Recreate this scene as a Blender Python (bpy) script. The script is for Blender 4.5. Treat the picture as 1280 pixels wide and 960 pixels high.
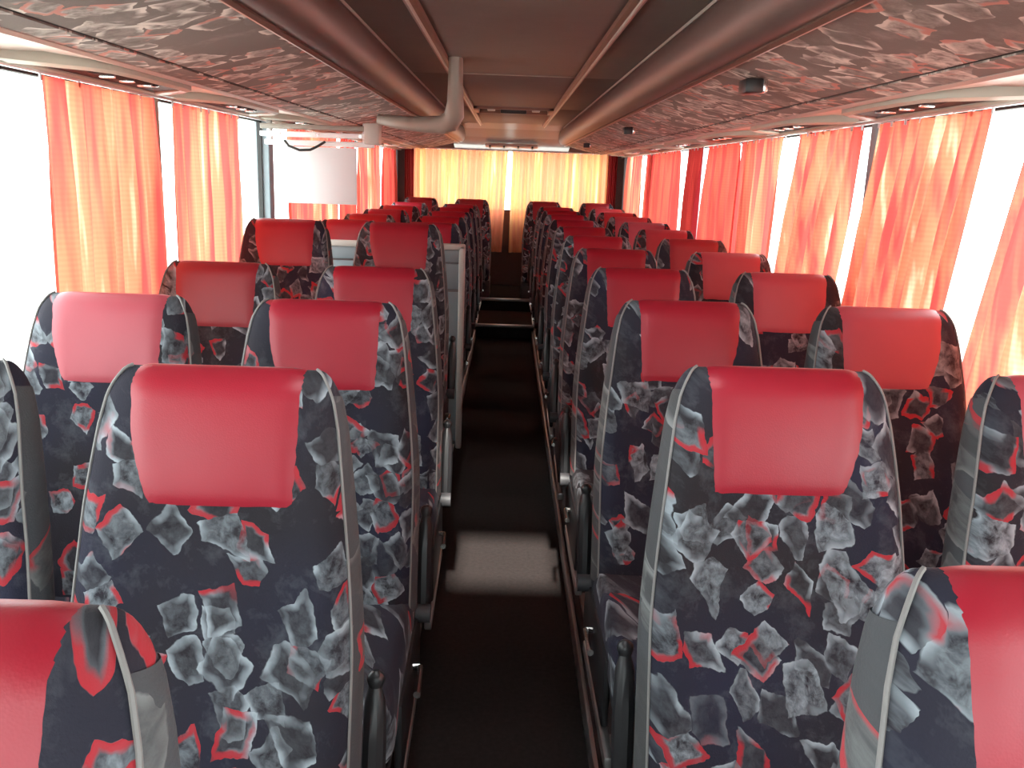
import bpy, bmesh, math, random
from mathutils import Vector, Matrix, Euler
random.seed(7)
R = math.radians
for o in list(bpy.data.objects): bpy.data.objects.remove(o)
C = bpy.context.scene.collection
S = bpy.context.scene

# ---------------------------------------------------------------- camera
CAMZ = 1.47
cam = bpy.data.cameras.new('camera')
co = bpy.data.objects.new('camera', cam); C.objects.link(co)
cam.sensor_width = 36; cam.lens = 36*1100/1280; cam.clip_start = .02
co.matrix_world = (Matrix.Translation((-.02, 0, CAMZ)) @ Matrix.Rotation(R(-.66), 4, 'Z')
                   @ Matrix.Rotation(R(90-13.45), 4, 'X') @ Matrix.Rotation(R(2.0), 4, 'Z'))
S.camera = co

# ---------------------------------------------------------------- world, sun, exposure
w = bpy.data.worlds.new('world'); S.world = w; w.use_nodes = True
nt = w.node_tree; nt.nodes.clear()
out = nt.nodes.new('ShaderNodeOutputWorld'); bg = nt.nodes.new('ShaderNodeBackground')
bg.inputs[0].default_value = (.95, .98, 1, 1); bg.inputs[1].default_value = 5.5
nt.links.new(bg.outputs[0], out.inputs[0])
sl = bpy.data.lights.new('sun', 'SUN'); sl.energy = 12; sl.angle = R(2.5); sl.color = (1, .95, .86)
so = bpy.data.objects.new('sun', sl); C.objects.link(so)
so.rotation_euler = Vector((.0, 1.05, -1.0)).to_track_quat('-Z', 'Y').to_euler()
vs = S.view_settings
vs.view_transform = 'Standard'; vs.look = 'None'; vs.gamma = 1; vs.use_curve_mapping = False
vs.exposure = .6

# ---------------------------------------------------------------- materials
def newmat(name):
    m = bpy.data.materials.new(name); m.use_nodes = True
    nt = m.node_tree; nt.nodes.clear()
    o = nt.nodes.new('ShaderNodeOutputMaterial')
    return m, nt, o
class G:
    """tiny node helper"""
    def __init__(s, nt): s.nt = nt
    def n(s, t, **k):
        x = s.nt.nodes.new(t)
        for a, b in k.items(): setattr(x, a, b)
        return x
    def link(s, a, b): s.nt.links.new(a, b)
    def setin(s, node, i, v):
        if isinstance(v, bpy.types.NodeSocket): s.link(v, node.inputs[i])
        else: node.inputs[i].default_value = v
    def math(s, op, a, b=0., c=0.):
        x = s.n('ShaderNodeMath', operation=op)
        s.setin(x, 0, a); s.setin(x, 1, b)
        if op in ('MULTIPLY_ADD', 'SMOOTH_MIN'): s.setin(x, 2, c)
        return x.outputs[0]
    def mix(s, f, a, b):
        x = s.n('ShaderNodeMix', data_type='RGBA')
        s.setin(x, 0, f); s.setin(x, 6, a); s.setin(x, 7, b)
        return x.outputs[2]
    def noise(s, v, scale, detail=2, rough=.5, dist=0.):
        x = s.n('ShaderNodeTexNoise'); s.setin(x, 'Vector', v)
        x.inputs['Scale'].default_value = scale; x.inputs['Detail'].default_value = detail
        x.inputs['Roughness'].default_value = rough; x.inputs['Distortion'].default_value = dist
        return x.outputs[0]
    def ramp(s, f, stops):
        x = s.n('ShaderNodeValToRGB'); s.setin(x, 0, f)
        e = x.color_ramp.elements
        while len(e) < len(stops): e.new(.5)
        for q, (p, c) in zip(e, stops):
            q.position = p; q.color = (c, c, c, 1) if not isinstance(c, tuple) else c+(1,)
        return x.outputs[0]
def plain(name, col, rough=.5, metal=0., var=.12, scale=30, bump=0., spec=.5, coat=0.):
    m, nt, o = newmat(name); g = G(nt)
    p = g.n('ShaderNodeBsdfPrincipled'); g.link(p.outputs[0], o.inputs[0])
    tc = g.n('ShaderNodeTexCoord')
    nz = g.noise(tc.outputs['Object'], scale, 4, .6)
    c1 = tuple(x*(1-var) for x in col)+(1,); c2 = tuple(min(1, x*(1+var)) for x in col)+(1,)
    g.link(g.mix(nz, c1, c2), p.inputs['Base Color'])
    p.inputs['Roughness'].default_value = rough; p.inputs['Metallic'].default_value = metal
    p.inputs['Specular IOR Level'].default_value = spec
    p.inputs['Coat Weight'].default_value = coat
    if bump:
        b = g.n('ShaderNodeBump'); b.inputs['Strength'].default_value = bump; b.inputs['Distance'].default_value = .002
        g.link(g.noise(tc.outputs['Object'], scale*12, 3), b.inputs['Height']); g.link(b.outputs[0], p.inputs['Normal'])
    return m
def fabric(name, base, base2, pale, red, scale, rnd=True, pale_amt=1., flat=False, cover=.7, rot=0.):
    m, nt, o = newmat(name); g = G(nt)
    p = g.n('ShaderNodeBsdfPrincipled'); g.link(p.outputs[0], o.inputs[0])
    tc = g.n('ShaderNodeTexCoord'); v = tc.outputs['Object']
    sp = g.n('ShaderNodeSeparateXYZ'); g.link(v, sp.inputs[0])
    cx = g.n('ShaderNodeCombineXYZ')
    if flat:
        g.link(sp.outputs[0], cx.inputs[0]); g.link(sp.outputs[1], cx.inputs[1])
    else:   # cloth wrapped round the pad: depth runs into both directions of the print
        g.link(g.math('MULTIPLY_ADD', sp.outputs[1], .45, sp.outputs[0]), cx.inputs[0])
        g.link(g.math('MULTIPLY_ADD', sp.outputs[1], -.35, sp.outputs[2]), cx.inputs[1])
    v = cx.outputs[0]
    if rnd:
        oi = g.n('ShaderNodeObjectInfo'); c2 = g.n('ShaderNodeCombineXYZ')
        g.link(g.math('MULTIPLY', oi.outputs['Random'], 17.), c2.inputs[0]); g.link(g.math('MULTIPLY', oi.outputs['Random'], 31.), c2.inputs[1])
        ad = g.n('ShaderNodeVectorMath', operation='ADD'); g.link(v, ad.inputs[0]); g.link(c2.outputs[0], ad.inputs[1]); v = ad.outputs[0]
    nw = g.n('ShaderNodeTexNoise'); g.link(v, nw.inputs['Vector']); nw.inputs['Scale'].default_value = scale*2.2; nw.inputs['Detail'].default_value = 3
    sb = g.n('ShaderNodeVectorMath', operation='SUBTRACT'); g.link(nw.outputs['Color'], sb.inputs[0]); sb.inputs[1].default_value = (.5, .5, .5)
    s2 = g.n('ShaderNodeVectorMath', operation='SCALE'); g.link(sb.outputs[0], s2.inputs[0]); s2.inputs['Scale'].default_value = .30/scale
    a2 = g.n('ShaderNodeVectorMath', operation='ADD'); g.link(v, a2.inputs[0]); g.link(s2.outputs[0], a2.inputs[1]); v = a2.outputs[0]
    fineN = g.noise(v, scale*3.5, 4, .65); streakN = g.noise(v, scale*1.5, 2); sideN = g.noise(v, scale*1.1, 1)
    wisp = g.noise(v, scale*1.0, 5, .7)
    def layer(below, shift, sc, cov, size):
        m3 = g.n('ShaderNodeVectorMath', operation='ADD'); g.link(v, m3.inputs[0]); m3.inputs[1].default_value = shift; vv = m3.outputs[0]
        f = g.n('ShaderNodeTexVoronoi', voronoi_dimensions='2D', feature='F1'); g.link(vv, f.inputs['Vector']); f.inputs['Scale'].default_value = sc; f.inputs['Randomness'].default_value = .8
        sep = g.n('ShaderNodeSeparateColor'); g.link(f.outputs['Color'], sep.inputs[0]); r0, r1, r2 = sep.outputs
        loc = g.n('ShaderNodeVectorMath', operation='SUBTRACT'); g.link(vv, loc.inputs[0]); g.link(f.outputs['Position'], loc.inputs[1])
        ro = g.n('ShaderNodeVectorRotate', rotation_type='Z_AXIS'); g.link(loc.outputs[0], ro.inputs['Vector']); g.link(g.math('MULTIPLY', r1, 6.28), ro.inputs['Angle'])
        q = g.n('ShaderNodeSeparateXYZ'); g.link(ro.outputs[0], q.inputs[0])
        x = g.math('ADD', q.outputs[0], g.math('MULTIPLY', q.outputs[1], g.math('MULTIPLY_ADD', r2, .9, -.45)))
        y = q.outputs[1]
        # taper: quads that narrow to one end
        ax = g.math('MULTIPLY', g.math('ABSOLUTE', x), g.math('MULTIPLY_ADD', g.math('MULTIPLY', y, sc), g.math('MULTIPLY_ADD', r0, 1.0, -.3), 1.0))
        ay = g.math('MULTIPLY', g.math('ABSOLUTE', y), g.math('MULTIPLY_ADD', r2, .5, .75))
        d = g.math('MULTIPLY', g.math('MAXIMUM', ax, ay), sc/size)      # 1 at the rim
        pick = g.ramp(r0, [(1-cov-.01, 0.), (1-cov+.01, 1.)])
        body = g.ramp(d, [(.97, 1.), (1., 0.)])
        rim = g.ramp(d, [(.50, 0.), (.80, .7), (.95, 1.), (1., 0.)])
        dab = g.ramp(fineN, [(.36, 0.), (.68, 1.)])
        inner = g.math('MULTIPLY', g.math('MULTIPLY', body, dab), g.math('MULTIPLY_ADD', g.math('MULTIPLY', r1, r1), .85, .06))
        streak = g.ramp(streakN, [(.40, .06), (.60, 1.)])
        lum = g.math('MAXIMUM', g.math('MULTIPLY', inner, .75), g.math('MULTIPLY', rim, g.math('MULTIPLY', streak, .85)))
        lum = g.math('MULTIPLY', g.math('MULTIPLY', lum, pick), pale_amt)
        under = g.mix(g.math('MULTIPLY', g.math('MULTIPLY', body, pick), .6), below, base+(1,))
        c = g.mix(lum, under, pale+(1,))
        side = g.ramp(sideN, [(.49, 0.), (.55, 1.)])
        has = g.ramp(r2, [(.45, 0.), (.47, 1.)])
        rr = g.math('MULTIPLY', g.math('MULTIPLY', g.ramp(d, [(.62, 0.), (.76, .9), (.97, 1.), (1., 0.)]), side), g.math('MULTIPLY', has, pick))
        return g.mix(rr, c, red+(1,))
    big = g.noise(v, scale*.22, 2)
    col = g.mix(g.ramp(big, [(.35, 0.), (.65, 1.)]), base+(1,), base2+(1,))
    col = g.mix(g.math('MULTIPLY', g.ramp(wisp, [(.52, 0.), (.75, 1.)]), .12*pale_amt), col, pale+(1,))
    col = layer(col, (3.3, 1.7, 0), scale*1.3, cover*.75, .42)
    col = layer(col, (0, 0, 0), scale, cover, .40)
    g.link(col, p.inputs['Base Color']); p.inputs['Roughness'].default_value = .85
    p.inputs['Sheen Weight'].default_value = .03; p.inputs['Sheen Roughness'].default_value = .4
    b = g.n('ShaderNodeBump'); b.inputs['Strength'].default_value = .3; b.inputs['Distance'].default_value = .002
    g.link(g.noise(tc.outputs['Object'], 350, 2), b.inputs['Height']); g.link(b.outputs[0], p.inputs['Normal'])
    return m
def curtain_mat(name, dcol, t1, t2, sheer=.04, hot=False):
    m, nt, o = newmat(name); g = G(nt)
    tc = g.n('ShaderNodeTexCoord'); v = tc.outputs['Object']
    mp = g.n('ShaderNodeMapping'); g.link(v, mp.inputs[0]); mp.inputs['Scale'].default_value = (1, 1, .06)
    st = g.noise(mp.outputs[0], 13, 3, .6)
    wv = g.n('ShaderNodeTexWave', wave_type='BANDS', bands_direction='Z'); g.link(v, wv.inputs['Vector'])
    wv.inputs['Scale'].default_value = 22; wv.inputs['Distortion'].default_value = .6; wv.inputs['Detail'].default_value = 1
    tcx = g.mix(g.ramp(st, [(.42, 0.), (.56, 1.)]), t1+(1,), t2+(1,))
    tcx = g.mix(g.ramp(st, [(.60, 0.), (.68, 1.)]), tcx, tuple(min(1, a*.45+.52*b) for a, b in zip(t2, (1, .9, .6)))+(1,)) if hot else tcx  # pale backlit strips painted into the cloth colour, between darker folds
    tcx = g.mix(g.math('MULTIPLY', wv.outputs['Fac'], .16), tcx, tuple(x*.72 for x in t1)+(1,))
    df = g.n('ShaderNodeBsdfDiffuse'); df.inputs[0].default_value = dcol+(1,)
    tr = g.n('ShaderNodeBsdfTranslucent'); g.link(tcx, tr.inputs[0])
    mx = g.n('ShaderNodeMixShader'); mx.inputs[0].default_value = .62
    g.link(df.outputs[0], mx.inputs[1]); g.link(tr.outputs[0], mx.inputs[2])
    tp = g.n('ShaderNodeBsdfTransparent'); tp.inputs[0].default_value = t2+(1,)
    m2 = g.n('ShaderNodeMixShader'); m2.inputs[0].default_value = sheer
    g.link(mx.outputs[0], m2.inputs[1]); g.link(tp.outputs[0], m2.inputs[2]); g.link(m2.outputs[0], o.inputs[0])
    return m
def glass_mat():
    m, nt, o = newmat('window_glass'); g = G(nt)
    tp = g.n('ShaderNodeBsdfTransparent'); tp.inputs[0].default_value = (.93, .96, .95, 1)
    gl = g.n('ShaderNodeBsdfGlossy'); gl.inputs['Roughness'].default_value = .03
    fr = g.n('ShaderNodeMath', operation='MULTIPLY'); lw = g.n('ShaderNodeLayerWeight'); lw.inputs[0].default_value = .3; g.link(lw.outputs['Facing'], fr.inputs[0]); fr.inputs[1].default_value = .12
    mx = g.n('ShaderNodeMixShader'); g.link(fr.outputs[0], mx.inputs[0])
    g.link(tp.outputs[0], mx.inputs[1]); g.link(gl.outputs[0], mx.inputs[2]); g.link(mx.outputs[0], o.inputs[0])
    return m
def leather(name, col, rough=.42):
    m, nt, o = newmat(name); g = G(nt)
    p = g.n('ShaderNodeBsdfPrincipled'); g.link(p.outputs[0], o.inputs[0])
    tc = g.n('ShaderNodeTexCoord'); v = tc.outputs['Object']
    g.link(g.mix(g.noise(v, 6, 3), tuple(x*.88 for x in col)+(1,), tuple(min(1, x*1.1) for x in col)+(1,)), p.inputs['Base Color'])
    p.inputs['Roughness'].default_value = rough
    p.inputs['Specular IOR Level'].default_value = .5; p.inputs['Coat Weight'].default_value = .12; p.inputs['Coat Roughness'].default_value = .38
    vo = g.n('ShaderNodeTexVoronoi'); g.link(v, vo.inputs['Vector']); vo.inputs['Scale'].default_value = 420
    b = g.n('ShaderNodeBump'); b.inputs['Strength'].default_value = .12; b.inputs['Distance'].default_value = .0008
    g.link(vo.outputs['Distance'], b.inputs['Height']); g.link(b.outputs[0], p.inputs['Normal'])
    return m
M = {}
M['fabric'] = fabric('seat_moquette', (.011, .007, .010), (.009, .010, .030), (.40, .46, .51), (.36, .012, .022), 13., cover=.6)
M['rackfab'] = fabric('rack_moquette', (.115, .092, .08), (.15, .12, .105), (.66, .60, .54), (.50, .19, .15), 8., rnd=False, flat=True, cover=.72, pale_amt=1.7)
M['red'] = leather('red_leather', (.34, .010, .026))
M['glossed'] = leather('red_leather_painted_gloss', (.43, .060, .085))  # paler red: broad gloss on the headrests painted into the leather colour
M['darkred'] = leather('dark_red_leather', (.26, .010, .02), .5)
M['piping'] = plain('pale_piping', (.21, .20, .195), .6)
M['gusset'] = fabric('grey_side_moquette', (.05, .05, .052), (.06, .065, .075), (.27, .28, .28), (.40, .03, .04), 11.5, cover=.45, pale_amt=.8)
M['shell'] = plain('grey_seat_shell', (.05, .05, .055), .55, bump=.2)
M['black'] = plain('black_plastic', (.018, .018, .02), .4)
M['chrome'] = plain('worn_chrome', (.75, .75, .74), .22, 1.)
M['steel'] = plain('painted_steel', (.16, .15, .15), .45, .3)
M['capwhite'] = plain('pale_plastic', (.62, .63, .66), .35)
M['carpet'] = plain('aisle_carpet', (.030, .024, .023), .95, scale=70, var=.4, bump=.6, spec=.1)
M['podium'] = plain('podium_vinyl', (.035, .028, .03), .7, bump=.2)
M['alu'] = plain('aluminium', (.5, .5, .5), .35, .9, scale=15)
M['ceil'] = plain('ceiling_vinyl', (.13, .103, .09), .6, scale=10, bump=.2)
M['ceilside'] = plain('ceiling_side_vinyl', (.145, .115, .10), .6, scale=10, bump=.2)
M['roll'] = plain('brown_moulded_plastic', (.125, .082, .074), .42, scale=6)
M['trimbrown'] = plain('copper_trim', (.20, .11, .085), .42, .3)
M['beige'] = plain('beige_plastic', (.52, .42, .37), .4, scale=8, var=.08)
M['greygreen'] = plain('pale_green_grey_plastic', (.45, .45, .38), .4, scale=8)
M['duct'] = plain('grey_duct_plastic', (.27, .245, .21), .4, scale=5, var=.08)
M['dark'] = plain('dark_recess', (.02, .017, .017), .8)
M['pillar'] = plain('blue_grey_pillar', (.27, .33, .36), .6, scale=12)
M['pillarbeige'] = plain('beige_pillar', (.36, .30, .24), .6, scale=12)
M['wall'] = plain('lower_wall_vinyl', (.14, .12, .12), .7, bump=.2)
M['panel'] = plain('blue_grey_laminate', (.22, .28, .30), .45, scale=5)
M['white'] = plain('white_enamel', (.85, .87, .87), .35, var=.03)
def board_mat():
    m, nt, o = newmat('translucent_white_sheet'); g = G(nt)
    df = g.n('ShaderNodeBsdfDiffuse'); df.inputs[0].default_value = (.85, .87, .88, 1)
    tr = g.n('ShaderNodeBsdfTranslucent'); tr.inputs[0].default_value = (.9, .92, .93, 1)
    mx = g.n('ShaderNodeMixShader'); mx.inputs[0].default_value = .5
    g.link(df.outputs[0], mx.inputs[1]); g.link(tr.outputs[0], mx.inputs[2]); g.link(mx.outputs[0], o.inputs[0]); return m
M['sheet'] = board_mat()
M['cream'] = plain('cream_rail', (.46, .44, .40), .4)
M['rubber'] = plain('black_rubber', (.02, .02, .02), .6)
M['ground'] = plain('pale_asphalt', (.55, .53, .50), .9, scale=1, bump=.2)
M['out'] = plain('coach_body_paint', (.6, .6, .6), .4)
M['yellow'] = plain('yellow_wall_paint', (.85, .62, .12), .8, scale=2)
M['glass'] = glass_mat()
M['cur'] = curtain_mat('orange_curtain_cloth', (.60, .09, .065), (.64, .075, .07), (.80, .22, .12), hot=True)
M['curred'] = curtain_mat('red_curtain_cloth', (.50, .045, .04), (.50, .045, .04), (.62, .085, .055), .01)
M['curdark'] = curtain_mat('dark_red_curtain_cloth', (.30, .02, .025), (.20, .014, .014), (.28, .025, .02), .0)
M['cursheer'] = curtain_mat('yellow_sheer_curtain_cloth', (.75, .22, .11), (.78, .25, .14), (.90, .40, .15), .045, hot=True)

# ---------------------------------------------------------------- mesh helpers
class MB:
    def __init__(s): s.v = []; s.f = []; s.bm = None
    def add(s, vs_, fs):
        n = len(s.v); s.v += [tuple(x) for x in vs_]; s.f += [tuple(i+n for i in f) for f in fs]; return s
    def box(s, x0, x1, y0, y1, z0, z1, r=0., seg=2):
        bm = bmesh.new(); bmesh.ops.create_cube(bm, size=1)
        for v in bm.verts: v.co = Vector(((x0+x1)/2+v.co.x*(x1-x0), (y0+y1)/2+v.co.y*(y1-y0), (z0+z1)/2+v.co.z*(z1-z0)))
        if r: bmesh.ops.bevel(bm, geom=bm.edges[:], offset=r, segments=seg, profile=.5, affect='EDGES')
        bm.verts.index_update()
        s.add([v.co[:] for v in bm.verts], [[v.index for v in f.verts] for f in bm.faces]); bm.free(); return s
    def tube(s, pts, r, n=8, close=False):
        pts = [Vector(p) for p in pts]; rings = []
        up = Vector((0, 0, 1))
        for i, p in enumerate(pts):
            a = pts[max(i-1, 0)]; b = pts[min(i+1, len(pts)-1)]; t = (b-a).normalized()
            u = t.cross(up)
            if u.length < .05: u = t.cross(Vector((1, 0, 0)))
            u.normalize(); w_ = t.cross(u)
            rr = r[i] if isinstance(r, (list, tuple)) else r
            rings.append([p+u*math.cos(k*2*math.pi/n)*rr+w_*math.sin(k*2*math.pi/n)*rr for k in range(n)])
        vs_ = [q for ring in rings for q in ring]; fs = []
        for i in range(len(rings)-1):
            for k in range(n): fs.append((i*n+k, i*n+(k+1) % n, (i+1)*n+(k+1) % n, (i+1)*n+k))
        fs.append(tuple(range(n-1, -1, -1))); fs.append(tuple((len(rings)-1)*n+k for k in range(n)))
        return s.add(vs_, fs)
    def extrude_y(s, prof, y0, y1, close=True, ny=1):
        """closed profile of (x,z) swept along y"""
        n = len(prof); vs_ = []; fs = []
        for j in range(ny+1):
            y = y0+(y1-y0)*j/ny
            vs_ += [(x, y, z) for x, z in prof]
        for j in range(ny):
            for i in range(n): fs.append((j*n+i, j*n+(i+1) % n, (j+1)*n+(i+1) % n, (j+1)*n+i))
        fs.append(tuple(range(n-1, -1, -1))); fs.append(tuple(ny*n+i for i in range(n)))
        return s.add(vs_, fs)
    def grid(s, P, nu, nv):
        vs_ = [P(i/nu, j/nv) for j in range(nv+1) for i in range(nu+1)]
        fs = [(j*(nu+1)+i, j*(nu+1)+i+1, (j+1)*(nu+1)+i+1, (j+1)*(nu+1)+i) for j in range(nv) for i in range(nu)]
        return s.add(vs_, fs)
    def mesh(s, name, m, smooth=True, angle=35):
        me = bpy.data.meshes.new(name); me.from_pydata(s.v, [], s.f)
        bm = bmesh.new(); bm.from_mesh(me)
        bmesh.ops.remove_doubles(bm, verts=bm.verts, dist=1e-5)
        bmesh.ops.recalc_face_normals(bm, faces=bm.faces); bm.to_mesh(me); bm.free()
        me.materials.append(m)
        if smooth:
            me.polygons.foreach_set('use_smooth', [True]*len(me.polygons))
            me.set_sharp_from_angle(angle=R(angle))
        return me
def link(name, me, parent=None, loc=(0, 0, 0), rot=(0, 0, 0)):
    o = bpy.data.objects.new(name, me); C.objects.link(o); o.location = loc; o.rotation_euler = rot
    if parent: o.parent = parent
    return o
def obj(name, mb, m, parent=None, smooth=True, **k): return link(name, mb.mesh(name, m, smooth), parent, **k)
def tag(o, label, cat, group=None):
    o['label'] = label; o['category'] = cat
    if group: o['group'] = group
    return o
def empty(name, loc, label, cat, group=None):
    o = bpy.data.objects.new(name, None); C.objects.link(o); o.location = loc; o.empty_display_size = .1
    return tag(o, label, cat, group)
def struct(name, mb, m, parent=None, smooth=True):
    o = obj(name, mb, m, parent, smooth)
    if parent is None: o['kind'] = 'structure'
    return o

# ---------------------------------------------------------------- setting
W = 1.24; YF, YR = -1.9, 9.95
POD = .06
AL, AR = -.285, .245         # aisle edges
struct('ground', MB().box(-30, 30, -30, 40, -1.3, -1.2), M['ground'])
fl = struct('floor', MB().box(AL, AR, YF, 7.94, -.05, 0), M['carpet'])
obj('podium', MB().box(-W, AL, YF, 8.8, -.05, POD, .004), M['podium'], fl)
obj('podium', MB().box(AR, W, YF, 8.8, -.05, POD, .004), M['podium'], fl)
for x in (AL, AR):
    s = 1 if x > 0 else -1
    obj('edge_rail', MB().box(min(x, x-s*.012), max(x, x-s*.012), YF, 8.8, 0, POD+.012, .003), M['alu'], fl)
obj('aisle_step', MB().box(AL, AR, 7.94, 8.8, -.05, .12), M['carpet'], fl)
obj('rear_platform', MB().box(-W, W, 8.8, YR, -.05, .24), M['carpet'], fl)
obj('step_nosing', MB().box(AL, AR, 7.925, 7.965, .10, .127, .004), M['alu'], fl)
obj('step_nosing', MB().box(AL, AR, 8.785, 8.825, .22, .247, .004), M['alu'], fl)

ZS, ZT = .86, 1.69            # window sill and head
PIL = [-1.9, -.1, 1.5, 3.12, 4.62, 6.22, 7.75, 9.3]
def side_wall(sd):
    name = 'wall_left' if sd < 0 else 'wall_right'
    def bx(mb, a, b, *r): x0, x1 = sorted((sd*a, sd*b)); return mb.box(x0, x1, *r)
    b = MB(); bx(b, W, W+.06, YF, YR, -.05, ZS)
    bx(b, W, W+.06, YF, YR, ZT, 2.02)
    bx(b, W, W+.06, PIL[-1]+.08, YR, ZS, ZT)
    wl = struct(name, b, M['wall'])
    bb = MB(); bx(bb, W-.012, W, YF, YR, ZS-.03, ZS+.008, .004)
    obj('window_sill', bb, M['steel'], wl)
    for i, y in enumerate(PIL[1:]):
        q = MB(); bx(q, W-.012, W+.06, y-.045, y+.045, ZS, ZT, .006)
        obj('pillar', q, M['pillarbeige'] if (i % 2 == 0 and sd < 0) else M['pillar'], wl)
    return wl
wl_ = side_wall(-1); wr_ = side_wall(1)
wn = 0
for sd in (-1, 1):
    for a, b in zip(PIL[:-1], PIL[1:]):
        wn += 1
        q = MB(); x0, x1 = sorted((sd*(W+.03), sd*(W+.036)))
        q.box(x0, x1, a+.045, b-.045, ZS, ZT)
        o = struct('window_%d' % wn, q, M['glass'], smooth=False)
        f = MB(); x0, x1 = sorted((sd*(W+.022), sd*(W+.044)))
        for r in ((a+.045, a+.06, ZS, ZT), (b-.06, b-.045, ZS, ZT), (a+.045, b-.045, ZS, ZS+.015), (a+.045, b-.045, ZT-.015, ZT)):
            f.box(x0, x1, *r)
        obj('window_seal', f, M['rubber'], o)
# rear wall with its wide window
RZ0, RZ1 = 1.06, 1.72
b = MB(); b.box(-W-.06, W+.06, YR, YR+.06, -.05, RZ0); b.box(-W-.06, W+.06, YR, YR+.06, RZ1, 2.02)
for s in (-1, 1):
    x0, x1 = sorted((s*1.12, s*(W+.06))); b.box(x0, x1, YR, YR+.06, RZ0, RZ1)
struct('wall_rear', b, M['wall'])
o = struct('window_%d' % (wn+1), MB().box(-1.12, 1.12, YR+.03, YR+.036, RZ0, RZ1), M['glass'], smooth=False)
f = MB()
for r in ((-1.12, -1.105, RZ0, RZ1), (1.105, 1.12, RZ0, RZ1), (-1.12, 1.12, RZ0, RZ0+.015), (-1.12, 1.12, RZ1-.015, RZ1)): f.box(r[0], r[1], YR+.022, YR+.044, r[2], r[3])
obj('window_seal', f, M['rubber'], o)
# front wall with windscreen (behind the photographer)
b = MB(); b.box(-W-.06, W+.06, YF-.06, YF, -.05, .80); b.box(-W-.06, W+.06, YF-.06, YF, 1.62, 2.02)
for s in (-1, 1):
    x0, x1 = sorted((s*1.1, s*(W+.06))); b.box(x0, x1, YF-.06, YF, .80, 1.62)
struct('wall_front', b, M['wall'])
struct('window_%d' % (wn+2), MB().box(-1.1, 1.1, YF-.036, YF-.03, .80, 1.62), M['glass'], smooth=False)

# ceiling: backing, panels, seams, long trims
CZ = 1.94
HX, HA, HB = .215, .80, 1.36        # unseen roof opening, added so the sun lights the aisle floor
q = MB(); q.box(-W-.06, W+.06, YF-.06, HA, 2.02, 2.06); q.box(-W-.06, W+.06, HB, YR+.06, 2.02, 2.06)
q.box(-W-.06, -HX+.03, HA, HB, 2.02, 2.06); q.box(HX, W+.06, HA, HB, 2.02, 2.06)
ce = struct('ceiling', q, M['steel'])
q = MB()
for r_ in ((-HX-.02, -HX+.03, HA-.02, HB+.02), (HX, HX+.02, HA-.02, HB+.02), (-HX, HX, HA-.02, HA), (-HX, HX, HB, HB+.02)): q.box(*r_, 1.935, 2.065)
obj('sun_opening_surround', q, M['trimbrown'], ce)
cuts = [YF, -.1, 2.3, 4.55, 6.72]
for a, b_ in [(YF, -.1), (-.1, HA-.02), (HB+.02, 2.3), (2.3, 4.55), (4.55, 6.72)]:
    obj('ceiling_panel', MB().box(-.305, .305, a+.004, b_-.004, CZ, CZ+.02, .003), M['ceil'], ce)
obj('ceiling_panel', MB().box(-.305, .305, 7.26, 8.9, CZ, CZ+.02, .003), M['ceil'], ce)
for s in (-1, 1):
    for a, b_ in zip(cuts[:-1]+[6.72], cuts[1:]+[9.3]):
        x0, x1 = sorted((s*.32, s*.60))
        obj('ceiling_panel', MB().box(x0, x1, a+.003, b_-.003, CZ-.005, CZ+.015, .003), M['ceilside'], ce)
for c in cuts[1:-1]:
    obj('panel_joint', MB().box(-.305, .305, c-.008, c+.008, CZ-.004, CZ+.004, .002), M['duct'], ce)
for i, s in enumerate((-1, 1)):
    q = MB(); x = s*.3125
    q.extrude_y([(x-.022, CZ+.01), (x-.018, CZ-.014), (x-.006, CZ-.02), (x+.006, CZ-.02), (x+.018, CZ-.014), (x+.022, CZ+.01)], YF, 9.0)
    t = struct('trim_%d' % (i+1), q, M['trimbrown'])
    obj('trim_lip', MB().box(x-.004, x+.004, YF, 9.0, CZ-.027, CZ-.018, .002), M['cream'], t)
# roof dips to the rear window
q = MB()
prof = [(8.9, CZ), (9.2, 1.90), (9.5, 1.83), (9.75, 1.755), (YR, 1.72)]
for (a, za), (b_, zb) in zip(prof[:-1], prof[1:]):
    q.add([(-.62, a, za), (.62, a, za), (.62, b_, zb), (-.62, b_, zb), (-.62, a, za+.02), (.62, a, za+.02), (.62, b_, zb+.02), (-.62, b_, zb+.02)],
          [(0, 1, 2, 3), (7, 6, 5, 4), (0, 4, 5, 1), (2, 6, 7, 3), (1, 5, 6, 2), (3, 7, 4, 0)])
obj('rear_dome_panel', q, M['roll'], ce)
# roof hatch
h = empty('roof_hatch', (0, 6.99, CZ), 'dark roof hatch with a bright metal catch in the ceiling centre', 'roof hatch')
f = MB()
for r in ((-.30, .30, -.26, -.225), (-.30, .30, .225, .26), (-.30, -.265, -.26, .26), (.265, .30, -.26, .26)): f.box(r[0], r[1], r[2], r[3], -.016, .02, .004)
obj('hatch_frame', f, M['trimbrown'], h)
obj('hatch_lid', MB().box(-.265, .265, -.225, .225, .012, .03, .004), M['dark'], h)
obj('catch', MB().box(-.10, .10, -.03, .03, -.03, .012, .01), M['black'], h)
obj('catch_plate', MB().box(-.20, -.14, -.05, .03, -.012, .012, .005), M['alu'], h)
obj('catch_plate', MB().box(.14, .20, -.05, .03, -.012, .012, .005), M['alu'], h)
# rear light over the rear window
h = empty('rear_ceiling_lamp', (0, 9.66, 1.772), 'slim cream lamp strip above the rear curtains', 'lamp')
obj('lamp_body', MB().box(-.28, .28, -.03, .03, -.035, -.005, .008), M['cream'], h, rot=(R(-16), 0, 0))
for i in range(4): obj('lamp_clip', MB().box(-.24+i*.15, -.22+i*.15, -.036, .036, -.045, -.03, .003), M['black'], h, rot=(R(-16), 0, 0))

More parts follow.
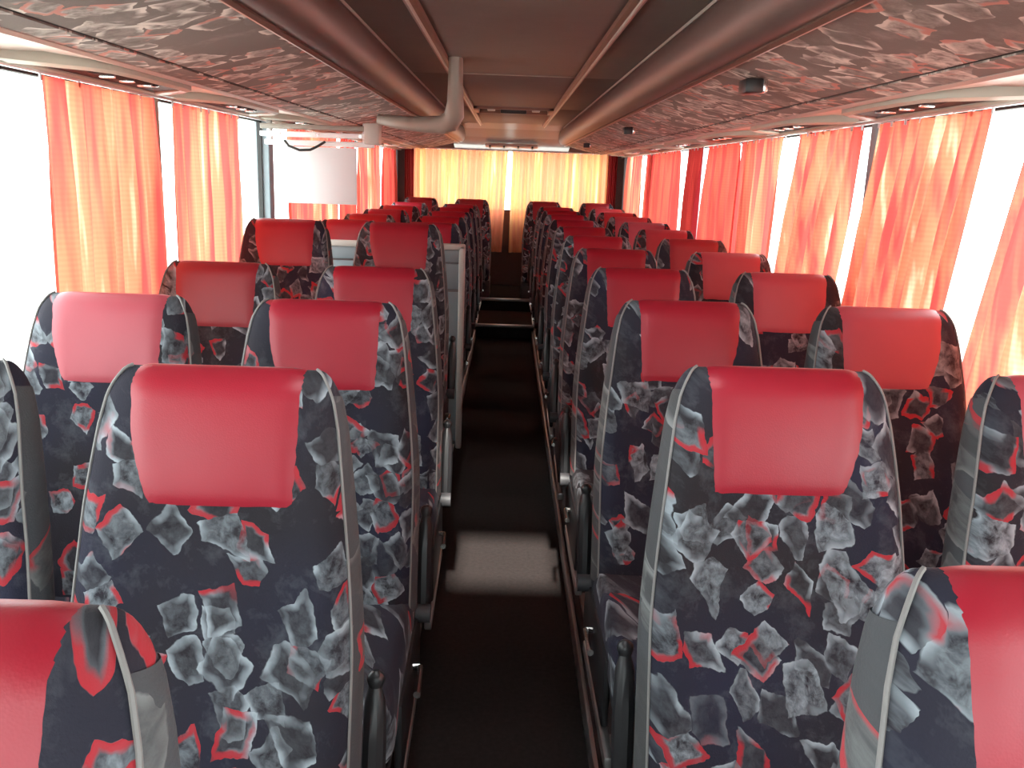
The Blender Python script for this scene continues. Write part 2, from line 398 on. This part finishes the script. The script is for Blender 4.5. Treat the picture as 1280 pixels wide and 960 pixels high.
# ---------------------------------------------------------------- overhead racks
def rack(s, nm):
    r = empty('overhead_rack', (s*.8, 4, 1.8), nm, 'luggage rack', 'overhead luggage racks')
    r.location = (0, 0, 0)
    def P(l): return [(s*x, z) for x, z in l]
    y0, y1 = YF, 9.76
    roll = [(.575, 1.95), (.545, 1.945), (.53, 1.93), (.515, 1.928), (.50, 1.915), (.487, 1.89), (.482, 1.862), (.486, 1.83), (.498, 1.803), (.515, 1.785), (.538, 1.776), (.575, 1.776), (.59, 1.79), (.60, 1.95)]
    obj('front_roll', MB().extrude_y(P(roll), y0, y1), M['roll'], r)
    obj('roll_lip', MB().extrude_y(P([(.512, 1.934), (.502, 1.93), (.50, 1.918), (.51, 1.922)]), y0, y1), M['cream'], r)
    obj('roll_bead', MB().extrude_y(P([(.56, 1.78), (.555, 1.77), (.565, 1.764), (.578, 1.768), (.58, 1.782)]), y0, y1), M['trimbrown'], r)
    obj('underside_panel', MB().extrude_y(P([(.575, 1.778), (.72, 1.742), (.868, 1.710), (.868, 1.722), (.72, 1.755), (.575, 1.79)]), y0, y1), M['rackfab'], r)
    obj('seam_strip', MB().extrude_y(P([(.868, 1.714), (.882, 1.711), (.882, 1.722), (.868, 1.725)]), y0, y1), M['dark'], r)
    obj('outer_fabric_strip', MB().extrude_y(P([(.882, 1.707), (.955, 1.698), (.955, 1.71), (.882, 1.72)]), y0, y1), M['rackfab'], r)
    obj('service_channel', MB().extrude_y(P([(.955, 1.696), (.965, 1.690), (1.02, 1.700), (1.10, 1.706), (1.165, 1.700), (1.172, 1.684), (W, 1.684), (W, 1.72), (.955, 1.72)]), y0, y1), M['beige'], r)
    for yy in (.42, 1.50, 2.55, 3.60, 4.7, 5.75, 6.8, 7.85, 8.9):
        # eye-shaped unit: a pale bezel ring round a grey dish with nozzles
        outer = [(1.170, -.47), (1.03, -.33), (.995, -.27), (.985, -.15), (.985, .15), (.995, .27), (1.03, .33), (1.170, .47)]
        inner = [(1.158, -.40), (1.045, -.295), (1.018, -.25), (1.01, -.14), (1.01, .14), (1.018, .25), (1.045, .295), (1.158, .40)]
        fr = MB(); n = len(outer); vs_ = []
        for pl, z in ((outer, 1.706), (outer, 1.682), ([((a[0]+b_[0])/2, (a[1]+b_[1])/2) for a, b_ in zip(outer, inner)], 1.675), (inner, 1.680), (inner, 1.706)):
            vs_ += [(s*x, yy+y, z) for x, y in pl]
        fr.add(vs_, [(q*n+i, q*n+(i+1) % n, (q+1)*n+(i+1) % n, (q+1)*n+i) for q in range(4) for i in range(n)])
        o = obj('service_unit', fr, M['greygreen'], r)
        dish = MB(); vs_ = [(s*x, yy+y, 1.684) for x, y in inner]+[(s*(1.09+(x-1.09)*.7), yy+y*.8, 1.696) for x, y in inner]
        dish.add(vs_, [(i, (i+1) % n, n+(i+1) % n, n+i) for i in range(n)]+[tuple(n+i for i in range(n))])
        obj('dish', dish, M['shell'], o)
        for k in (-.15, -.03, .09):
            obj('nozzle', MB().tube([(s*1.075, yy+k, 1.697), (s*1.075, yy+k, 1.688), (s*1.075, yy+k, 1.682)], [.042, .040, .026], 14), M['dark'], o)
            obj('nozzle_tab', MB().box(*sorted((s*1.045, s*1.085)), yy+k-.006, yy+k+.006, 1.674, 1.683, .002), M['chrome'], o)
        obj('reading_lamp', MB().tube([(s*1.085, yy+.19, 1.697), (s*1.085, yy+.19, 1.683)], [.026, .020], 10), M['chrome'], o)
    return r
rl = rack(-1, 'long left luggage rack with grey patterned underside and brown moulded front')
rr = rack(1, 'long right luggage rack with grey patterned underside and small black latches')
for i, (y, nm) in enumerate(((2.6, 'largest'), (5.25, 'middle'), (8.0, 'farthest and smallest'))):
    h = empty('rack_latch', (.655, y, 1.744), nm+' black latch box under the right luggage rack', 'latch', 'latches under the right rack')
    obj('latch_body', MB().box(-.028, .024, -.04, .04, -.034, 0.006, .006), M['black'], h)
    obj('latch_plate', MB().box(.022, .036, -.035, .03, -.030, .004, .003), M['chrome'], h)

# ---------------------------------------------------------------- curtains
RAIL = 1.188
for s, nm in ((-1, 'left'), (1, 'right')):
    h = empty('curtain_rail', (s*RAIL, 0, 1.672), 'thin aluminium curtain rail along the top of the %s windows' % nm, 'curtain rail', 'side curtain rails')
    obj('rail', MB().box(-.008, .008, .4, 9.75, -.001, .009, .002), M['alu'], h)
tag(obj('curtain_rail', MB().box(-1.16, 1.16, 9.79, 9.806, 1.70, 1.714, .002), M['alu']), 'thin rail carrying the two yellow rear curtains', 'curtain rail')
def curtain(s, ya, yb, yab, ybb, folds, mat, label, amp=.022, seed=0, zb=.70):
    rnd = random.Random(seed+int(ya*100))
    ph = [rnd.uniform(0, 6.28) for _ in range(4)]; fa = rnd.uniform(.3, .7)
    nu, nv = max(16, int(folds*10)), 14
    ztop = 1.668
    def P(u, v):
        z = ztop+(zb-ztop)*v
        uu = u+.05*math.sin(u*9+ph[0])*u*(1-u)
        y = (ya+(yb-ya)*uu)*(1-v)+(yab+(ybb-yab)*uu)*v
        k = .35+.65*min(1, v*3)
        x = amp*k*(math.sin(2*math.pi*folds*u+ph[1]+.5*math.sin(v*2+ph[2]))+fa*math.sin(2*math.pi*folds*.47*u+ph[3])+.25*math.sin(2*math.pi*folds*2.1*u+ph[2])*(1-v))
        return (s*(RAIL+.0)-s*(x*.85), y, z)
    o = obj('curtain', MB().grid(P, nu, nv), M[mat])
    tag(o, label, 'curtain', 'side window curtains')
    b = MB()
    n = max(3, int(abs(yb-ya)/.09))
    for i in range(n+1):
        y = ya+(yb-ya)*(i+.0)/n
        b.tube([(s*RAIL, y, 1.655), (s*RAIL, y, 1.672)], .004, 5)
    obj('hook_row', b, M['capwhite'], o)['kind'] = 'stuff'
    return o
curtain(-1, 2.30, 3.00, 2.28, 2.98, 7, 'cur', 'widest orange curtain on the left, at the near window', seed=1)
curtain(-1, 3.18, 3.94, 3.16, 3.95, 6, 'cur', 'second orange curtain on the left, before the white board', seed=2, amp=.016)
curtain(-1, 4.78, 6.15, 4.78, 6.15, 10, 'cur', 'orange curtain behind and below the white board', seed=3)
curtain(-1, 6.3, 6.85, 6.3, 6.85, 4, 'curred', 'narrow red curtain just past the orange one behind the white board', seed=4)
curtain(-1, 6.98, 8.15, 6.95, 8.1, 8, 'cur', 'salmon curtain right of the white board', seed=5)
curtain(-1, 8.45, 9.3, 8.4, 9.3, 8, 'curred', 'red curtain at the last window on the left', seed=6)
curtain(1, .75, 2.10, .75, 2.36, 12, 'cur', 'nearest orange curtain on the right, cut by the photo edge', seed=8)
curtain(1, 2.30, 3.00, 2.46, 3.22, 8, 'cur', 'wide orange curtain on the right beside the second row', seed=9, amp=.03)
curtain(1, 3.14, 3.80, 3.38, 4.02, 6, 'cur', 'orange striped curtain on the right just past the dark pillar', seed=10, amp=.03)
curtain(1, 4.0, 4.72, 4.1, 4.74, 5, 'cur', 'pale salmon curtain between the white gap and a dark slit on the right', seed=11, amp=.016)
curtain(1, 4.78, 5.5, 4.80, 5.62, 6, 'curred', 'red curtain right after the dark slit on the right', seed=12)
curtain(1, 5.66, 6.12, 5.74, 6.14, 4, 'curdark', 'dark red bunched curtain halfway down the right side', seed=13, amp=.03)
curtain(1, 6.42, 8.0, 6.4, 8.05, 10, 'curred', 'broad red curtain towards the rear on the right', seed=14)
curtain(1, 8.2, 9.2, 8.2, 9.2, 7, 'cur', 'salmon curtain at the last window on the right', seed=15)
def rear_curtain(xa, xb, xab, xbb, label, seed, mat='cursheer', y0=9.80, fold=1., grp='yellow rear window curtains'):
    rnd = random.Random(seed); ph = [rnd.uniform(0, 6.28) for _ in range(4)]
    def P(u, v):
        z = 1.70+(.62-1.70)*v
        x = (xa+(xb-xa)*u)*(1-v)+(xab+(xbb-xab)*u)*v
        y = y0+.014*(math.sin(2*math.pi*15*fold*u+ph[0])+.6*math.sin(2*math.pi*6.3*fold*u+ph[1]))
        return (x, y, z)
    o = obj('curtain', MB().grid(P, 150, 8), M[mat]); tag(o, label, 'curtain', grp)
    b = MB()
    for i in range(13):
        x = xa+(xb-xa)*i/12; b.tube([(x, y0, 1.69), (x, y0, 1.705)], .004, 5)
    obj('hook_row', b, M['capwhite'], o)['kind'] = 'stuff'
rear_curtain(-1.05, -.035, -1.05, -.075, 'sheer yellow curtain covering the left half of the rear window', 3)
rear_curtain(.012, 1.05, .0, 1.05, 'sheer yellow curtain covering the right half of the rear window', 5)

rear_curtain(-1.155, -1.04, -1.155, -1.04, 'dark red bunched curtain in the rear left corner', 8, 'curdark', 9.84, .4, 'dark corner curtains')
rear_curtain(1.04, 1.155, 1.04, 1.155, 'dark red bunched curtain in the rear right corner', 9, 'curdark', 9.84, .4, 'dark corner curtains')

# ---------------------------------------------------------------- seats
L0, LT, HT = .37, .76, .76     # hinge height above podium, backrest length
REC = R(13)
THK = .105
def wid(z):
    """half width of the backrest at length z"""
    w0 = .218 if z < .33 else .218-.046*((z-.33)/(HT-.33))**1.4
    r = .085; d = z-(HT-r)
    if d > 0: w0 = w0-r*.38+.38*math.sqrt(max(0, r*r-d*d))
    if z < .05: w0 -= .02*(1-z/.05)**2
    return w0
def thick(z):
    t = THK*(1.05-.28*z/HT); r = .045; d = z-(HT-r)
    if d > 0: t = t*math.sqrt(max(0, 1-(d/r)**2))
    return t
def bulge(z):
    b = 0.
    if z > .5: b += .013*math.sin(math.pi*min(1, (z-.5)/.26))
    b += .018*math.exp(-((z-.13)/.12)**2)
    return b
def edge(a): return (1-abs(a)**7)**.5 if abs(a) < 1 else 0
def rot(p):
    x, y, z = p; c, s = math.cos(REC), math.sin(REC)
    return (x, y*c+z*s, L0+z*c-y*s)
def front(a, z, off=0.):
    t = thick(z); e = edge(a)
    bol = .022*min(1, abs(a)/.85)**4*(1 if z < .55 else max(0, 1-(z-.55)/.15))*e
    k = min(1, t/(THK*.7))
    y = -(t/2)*e - bulge(z)*e*(1-.45*a*a)*k - bol*k
    zz = z + (off if t < .05 else off*.3)
    return rot((wid(z)*a, y-off, zz))
def back(a, z, off=0.):
    t = thick(z); e = edge(a)
    return rot((wid(z)*a, t/2*e+off, z))
zs = [HT*i/26 for i in range(24)]+[HT-r_ for r_ in (.05, .038, .026, .016, .009, .004, .001, 0)]
asx = [-1, -.995, -.98, -.95, -.9, -.82, -.7, -.5, -.25, 0, .25, .5, .7, .82, .9, .95, .98, .995, 1]
def backrest_mesh():
    b = MB(); nu = len(asx); vs_ = []; fs = []
    for z in zs: vs_ += [front(a, z) for a in asx]
    for z in zs: vs_ += [back(a, z) for a in asx]
    n = len(zs)
    for j in range(n-1):
        for i in range(nu-1):
            fs.append((j*nu+i, j*nu+i+1, (j+1)*nu+i+1, (j+1)*nu+i))
            k = n*nu; fs.append((k+j*nu+i, k+(j+1)*nu+i, k+(j+1)*nu+i+1, k+j*nu+i+1))
    for i in range(nu-1): fs.append((i, n*nu+i, n*nu+i+1, i+1))
    b.add(vs_, fs)
    return b.mesh('backrest', M['fabric'], angle=60)
def piping_mesh(s):
    return MB().tube([front(s*.95, z, .002) for z in zs[1:-1]], .0024, 6).mesh('piping', M['piping'])
def gusset_mesh(s):
    b = MB(); al = [.945, .97, .985, .995, 1]
    sec = [(front, a) for a in al]+[(back, a) for a in al[::-1]]
    zz = [z for z in zs if .03 <= z <= HT-.03]
    def P(u, v):
        f, a = sec[round(u*(len(sec)-1))]; z = zz[round(v*(len(zz)-1))]
        p = f(s*a, z); return (p[0]+s*.0018, p[1], p[2])
    b.grid(P, len(sec)-1, len(zz)-1)
    return b.mesh('side_gusset', M['gusset'], angle=60)
def headrest_mesh(s, mat):
    """s = side of the aisle the seat is on (-1 left, 1 right): outer edge curves in at the bottom"""
    b = MB(); z0 = HT-.205; vs_ = []; rows = []
    seq = []
    N = 16
    for j in range(N+1): seq.append(('f', z0+(HT-.05-z0)*j/N))
    for r_ in (.038, .027, .018, .011, .005, .0015): seq.append(('f', HT-r_))
    seq.append(('t', HT))
    for r_ in (.0015, .005, .011, .018, .027, .04, .06, .09): seq.append(('b', HT-r_))
    NU = 20
    for idx, (kd, z) in enumerate(seq):
        t = max(0, min(1, (z-z0)/(HT-z0)))
        outer = .73-.20*(1-t)**2.2
        inner = .71-.04*(1-t)
        wref = max(wid(z), .135)
        lo, hi = (-outer, inner) if s < 0 else (-inner, outer)
        for i in range(NU+1):
            q = i/NU; a = lo+(hi-lo)*q
            # position by real x so the panel keeps its width on the rounded top corners
            x = a*.178; aa = max(-1, min(1, x/max(wid(z), .001)))
            rim = min(1, min(q, 1-q)*10)**.5; rz = min(1, idx/1.6)**.5
            off = -.001+.004*rim*rz
            t_ = thick(z)
            if kd == 'f': p = front(aa, z, off)
            elif kd == 't': p = rot((wid(z)*aa, 0, z+off))
            else: p = back(aa, z, off)
            vs_.append(p)
    fs = [(j*(NU+1)+i, j*(NU+1)+i+1, (j+1)*(NU+1)+i+1, (j+1)*(NU+1)+i) for j in range(len(seq)-1) for i in range(NU)]
    b.add(vs_, fs)
    return b.mesh('headrest_cover', mat, angle=70)
def cushion_mesh():
    b = MB(); n = 14; m_ = 14
    def sup(q, e): return math.copysign(abs(q)**e, q)
    # rounded pad
    bm = bmesh.new(); bmesh.ops.create_cube(bm, size=1)
    for v in bm.verts: v.co = Vector((v.co.x*.43, -.205+v.co.y*.47, .40+v.co.z*.13))
    bmesh.ops.subdivide_edges(bm, edges=bm.edges[:], cuts=1, use_grid_fill=True)
    bmesh.ops.bevel(bm, geom=[e for e in bm.edges if e.calc_face_angle(0) > 1], offset=.042, segments=4, profile=.55, affect='EDGES')
    for v in bm.verts:
        if v.co.z > .44: v.co.z += .012*(abs(v.co.x)/.215)**2-.004
        if v.co.y < -.36: v.co.z -= .01
    bm.verts.index_update(); b.add([v.co[:] for v in bm.verts], [[v.index for v in f.verts] for f in bm.faces]); bm.free()
    return b.mesh('seat_cushion', M['fabric'], angle=60)
def shell_mesh():
    b = MB()
    def P(u, v):
        z = .02+(HT-.17)*v; a = -.86+1.72*u
        e = 1-abs(2*u-1)**6
        return rot((wid(z)*a, thick(z)/2*edge(a)+.004+.012*e*min(1, (1-v)*6), z))
    b.grid(P, 12, 16)
    return b.mesh('back_shell', M['shell'])
ME = dict(backrest=backrest_mesh(), pip=[piping_mesh(-1), piping_mesh(1)], gus=[gusset_mesh(-1), gusset_mesh(1)], cushion=cushion_mesh(), shell=shell_mesh(),
          hl=headrest_mesh(-1, M['red']), hr=headrest_mesh(1, M['red']), hlf=headrest_mesh(-1, M['glossed']), hrf=headrest_mesh(1, M['glossed']), hld=headrest_mesh(-1, M['darkred']), hrd=headrest_mesh(1, M['darkred']),
          frame=MB().box(-.205, .205, -.43, .03, .30, .336, .006).mesh('seat_frame', M['black']),
          leg=MB().box(-.03, .03, -.05, .05, 0, .305, .01).box(-.05, .05, -.19, .14, 0, .022, .006).mesh('leg', M['steel']),
          plinth=MB().box(-.22, .22, -.42, .04, 0, .336, .012).mesh('plinth', M['shell']))
def side_meshes(s):
    # s: direction of the aisle as seen from the seat (+1 for seats left of the aisle)
    d = {}
    x0, x1 = sorted((s*.206, s*.222))
    d['side_plate'] = MB().box(x0, x1, -.33, .10, .235, .40, .007).mesh('side_plate', M['black'])
    d['recline_lever'] = MB().tube([(s*.222, -.10, .345), (s*.238, -.10, .345), (s*.242, -.20, .36), (s*.242, -.235, .363)], [.007, .007, .006, .008], 8).mesh('recline_lever', M['chrome'])
    arm = MB()
    pts = []
    for z in (.03, .06, .12, .18, .24, .27):
        p = rot((s*.232, .05, z)); pts.append(p)
    arm.tube(pts, [.012, .018, .0195, .0195, .017, .009], 10)
    d['armrest'] = arm.mesh('armrest', M['black'])
    d['armrest_cap'] = MB().tube([rot((s*.232, .05, z)) for z in (.264, .276, .284, .290)], [.011, .015, .013, .006], 10).mesh('armrest_cap', M['black'])
    d['pivot_disc'] = MB().tube([(s*.214, .04, .40), (s*.25, .04, .40)], .022, 14).mesh('pivot_disc', M['shell'])
    d['side_rail'] = MB().box(*sorted((s*.204, s*.224)), -.42, .06, .20, .228, .004).mesh('side_rail', M['alu'])
    return d
SM = {1: side_meshes(1), -1: side_meshes(-1)}
ORD = ['nearest', 'second', 'third', 'fourth', 'fifth', 'sixth', 'seventh', 'eighth', 'ninth', 'tenth', 'eleventh']
def seat(x, ytop, s, aisle, label, dark='', z=POD, tilt=0., rear=False, group='coach seats in rows', mats=None):
    """s = -1 left of the aisle, +1 right; ytop = depth of the top of its backrest"""
    y = ytop-HT*math.sin(REC)
    r = empty('coach_seat', (x, y, z), label, 'seat', group)
    r.rotation_euler = (0, 0, tilt)
    b = link('backrest', ME['backrest'], r)
    for k in (0, 1): link('piping', ME['pip'][k], b); link('side_gusset', ME['gus'][k], b)
    link('headrest_cover', ME[('hl' if s < 0 else 'hr')+dark], r)
    link('back_shell', ME['shell'], r)
    link('seat_cushion', ME['cushion'], r)
    if rear:
        link('plinth', ME['plinth'], r)
    else:
        f = link('seat_frame', ME['frame'], r)
        link('leg', ME['leg'], r, loc=(-s*.12 if aisle else s*.05, -.18, 0))
    if aisle and not rear:
        d = SM[-s]
        sp = link('side_plate', d['side_plate'], r); link('recline_lever', d['recline_lever'], sp)
        a = link('armrest', d['armrest'], r); link('armrest_cap', d['armrest_cap'], a); link('pivot_disc', d['pivot_disc'], a)
        link('side_rail', d['side_rail'], r)
    return r
rnd = random.Random(5)
LA, LW, RA_, RW = -.465, -.945, .438, .925
# left of the aisle, nearest first
ly = [.555, 1.30, 2.01, 2.75, 3.82]
lx = [-.425, -.435, -.42, -.42, -.475]
for i, y in enumerate(ly):
    zz = POD+(.0 if i < 4 else .075)
    nm = ['cut by the lower left corner of the photo', 'large in the left foreground', '', '', 'right before the grey partition'][i]
    lab = '%s aisle seat left of the aisle%s' % (ORD[i], (', '+nm) if nm else ', red headrest')
    seat(lx[i], y, -1, True, lab, z=zz, tilt=R(rnd.uniform(-1, 1)), group='seats left of the aisle')
    if i:
        nm = ['', 'cut by the left photo edge', 'pale headrest by the bright window', 'beside the first orange curtain', 'right before the partition'][i]
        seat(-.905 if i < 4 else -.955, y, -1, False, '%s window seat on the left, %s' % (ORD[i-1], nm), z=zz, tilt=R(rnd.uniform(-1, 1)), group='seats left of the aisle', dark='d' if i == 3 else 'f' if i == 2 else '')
for i, y in enumerate([5.25, 6.0, 6.8, 7.6, 8.42]):
    seat(LA, y, -1, True, '%s aisle seat behind the grey partition on the left' % ORD[i], tilt=R(rnd.uniform(-1, 1)), group='seats left of the aisle')
    seat(LW, y, -1, False, '%s window seat behind the grey partition on the left' % ORD[i], tilt=R(rnd.uniform(-1, 1)), group='seats left of the aisle')
for i in range(11):
    y = .66 if i == 0 else 1.42+.78*(i-1)
    nm = ['cut by the lower right corner', 'large in the right foreground'][i] if i < 2 else 'red headrest'
    seat(RA_+(.025 if i == 0 else 0), y, 1, True, '%s aisle seat right of the aisle, %s' % (ORD[i], nm), tilt=R(rnd.uniform(-1, 1)), group='seats right of the aisle')
    if i:
        nm = {1: 'cut by the right photo edge', 2: 'pale pink headrest', 5: 'dark red headrest'}.get(i, 'beside the curtains')
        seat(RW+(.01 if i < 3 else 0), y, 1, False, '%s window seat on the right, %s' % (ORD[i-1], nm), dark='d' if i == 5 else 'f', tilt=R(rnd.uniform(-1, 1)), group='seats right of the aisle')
for x, nm in ((-.935, 'leftmost seat of the rear row, under the yellow curtain'), (-.40, 'rear row seat just left of the aisle end'), (.36, 'rear row seat just right of the aisle end'), (.915, 'rightmost seat of the rear row, by the corner curtain')):
    seat(x, 9.45, -1 if x < 0 else 1, False, nm, dark='d', z=.24-.17+.01, rear=True, group='rear row seats')

# ---------------------------------------------------------------- partition with board above it
p = empty('door_partition', (0, 4.42, POD), 'blue-grey partition with cream top rail behind the fourth left row', 'partition')
x0, x1 = -1.19, -.225; zt = 1.12-POD
obj('panel', MB().box(x0+.02, x1-.02, -.012, .012, .04, zt-.24, .004), M['panel'], p)
obj('panel', MB().box(x0+.02, x1-.02, -.012, .012, zt-.225, zt-.10, .004), M['panel'], p)
obj('panel', MB().box(x0+.02, x1-.02, -.012, .012, zt-.09, zt-.03, .004), M['panel'], p)
obj('backing_sheet', MB().box(x0+.02, x1-.02, -.004, .004, .02, zt-.02), M['steel'], p)
obj('top_rail', MB().box(x0, x1, -.022, .022, zt-.03, zt, .008), M['cream'], p)
obj('end_post', MB().box(x1-.03, x1, -.022, .022, 0, zt-.005, .008), M['cream'], p)
obj('end_post', MB().box(x0, x0+.03, -.018, .018, 0, zt-.01, .006), M['alu'], p)

h = empty('overhead_bracket', (0, 4.30, 1.654), 'pale grey bracket bars under the left rack above the white board', 'bracket')
obj('upper_bar', MB().box(-1.19, -.69, -.02, .02, -.018, .006, .004), M['duct'], h)
obj('middle_bar', MB().box(-1.19, -.67, -.03, .02, -.052, -.028, .005), M['white'], h)
obj('lower_bar', MB().box(-1.17, -.66, -.025, .025, -.09, -.066, .005), M['white'], h)
for x in (-1.1, -.92, -.72): obj('bracket_bolt', MB().tube([(x, -.034, -.04), (x, -.02, -.04)], .008, 8), M['chrome'], h)
for x in (-1.15, -.7): obj('hanger', MB().box(x-.012, x+.012, -.01, .01, -.09, .02, .003), M['alu'], h)
obj('end_block', MB().box(-.70, -.63, -.05, .05, -.075, .02, .008), M['cream'], h)
h = empty('white_board', (0, 4.32, 1.435), 'white board hanging above the grey partition on the left', 'board')
obj('sheet', MB().box(-1.12, -.745, -.006, .006, -.138, .125, .003), M['sheet'], h)
for x in (-1.05, -.93, -.80): obj('hanging_strap', MB().box(x-.006, x+.006, -.002, .002, .12, .15, .0006), M['capwhite'], h)
pts = [(-1.07, 4.255, 1.585), (-1.05, 4.25, 1.56), (-1.0, 4.25, 1.542), (-.95, 4.25, 1.545), (-.91, 4.25, 1.565), (-.88, 4.255, 1.585)]
tag(obj('cable', MB().tube(pts, .006, 8), M['rubber']), 'black cable drooping from the bracket in front of the white board', 'cable')
# grey duct: rounded elbow from the ceiling to the rack
def duct():
    secs = []
    path = [((-.262, 3.98, 1.945), .030, .06), ((-.262, 3.99, 1.86), .032, .06), ((-.262, 4.0, 1.76), .036, .06), ((-.266, 4.01, 1.712), .044, .06), ((-.285, 4.03, 1.682), .046, .06), ((-.325, 4.05, 1.668), .040, .06),
            ((-.39, 4.08, 1.668), .036, .06), ((-.47, 4.11, 1.672), .032, .06), ((-.56, 4.14, 1.68), .028, .055), ((-.625, 4.2, 1.69), .022, .05)]
    n = 16; vs_ = []; fs = []
    for i, (p_, rh, rd) in enumerate(path):
        a = Vector(path[max(0, i-1)][0]); b_ = Vector(path[min(len(path)-1, i+1)][0]); t = (b_-a).normalized()
        dy = Vector((0, 1, 0)); u = dy.cross(t).normalized()
        for k in range(n):
            th = 2*math.pi*k/n
            cs = math.copysign(abs(math.cos(th))**.7, math.cos(th)); sn = math.copysign(abs(math.sin(th))**.7, math.sin(th))
            vs_.append(Vector(p_)+u*rh*cs+dy*rd*sn)
    for i in range(len(path)-1):
        for k in range(n): fs.append((i*n+k, i*n+(k+1) % n, (i+1)*n+(k+1) % n, (i+1)*n+k))
    fs.append(tuple(range(n-1, -1, -1))); fs.append(tuple((len(path)-1)*n+k for k in range(n)))
    return MB().add(vs_, fs)
tag(obj('air_duct', duct(), M['duct']), 'grey-beige elbow duct dropping from the ceiling over the left rack', 'duct')
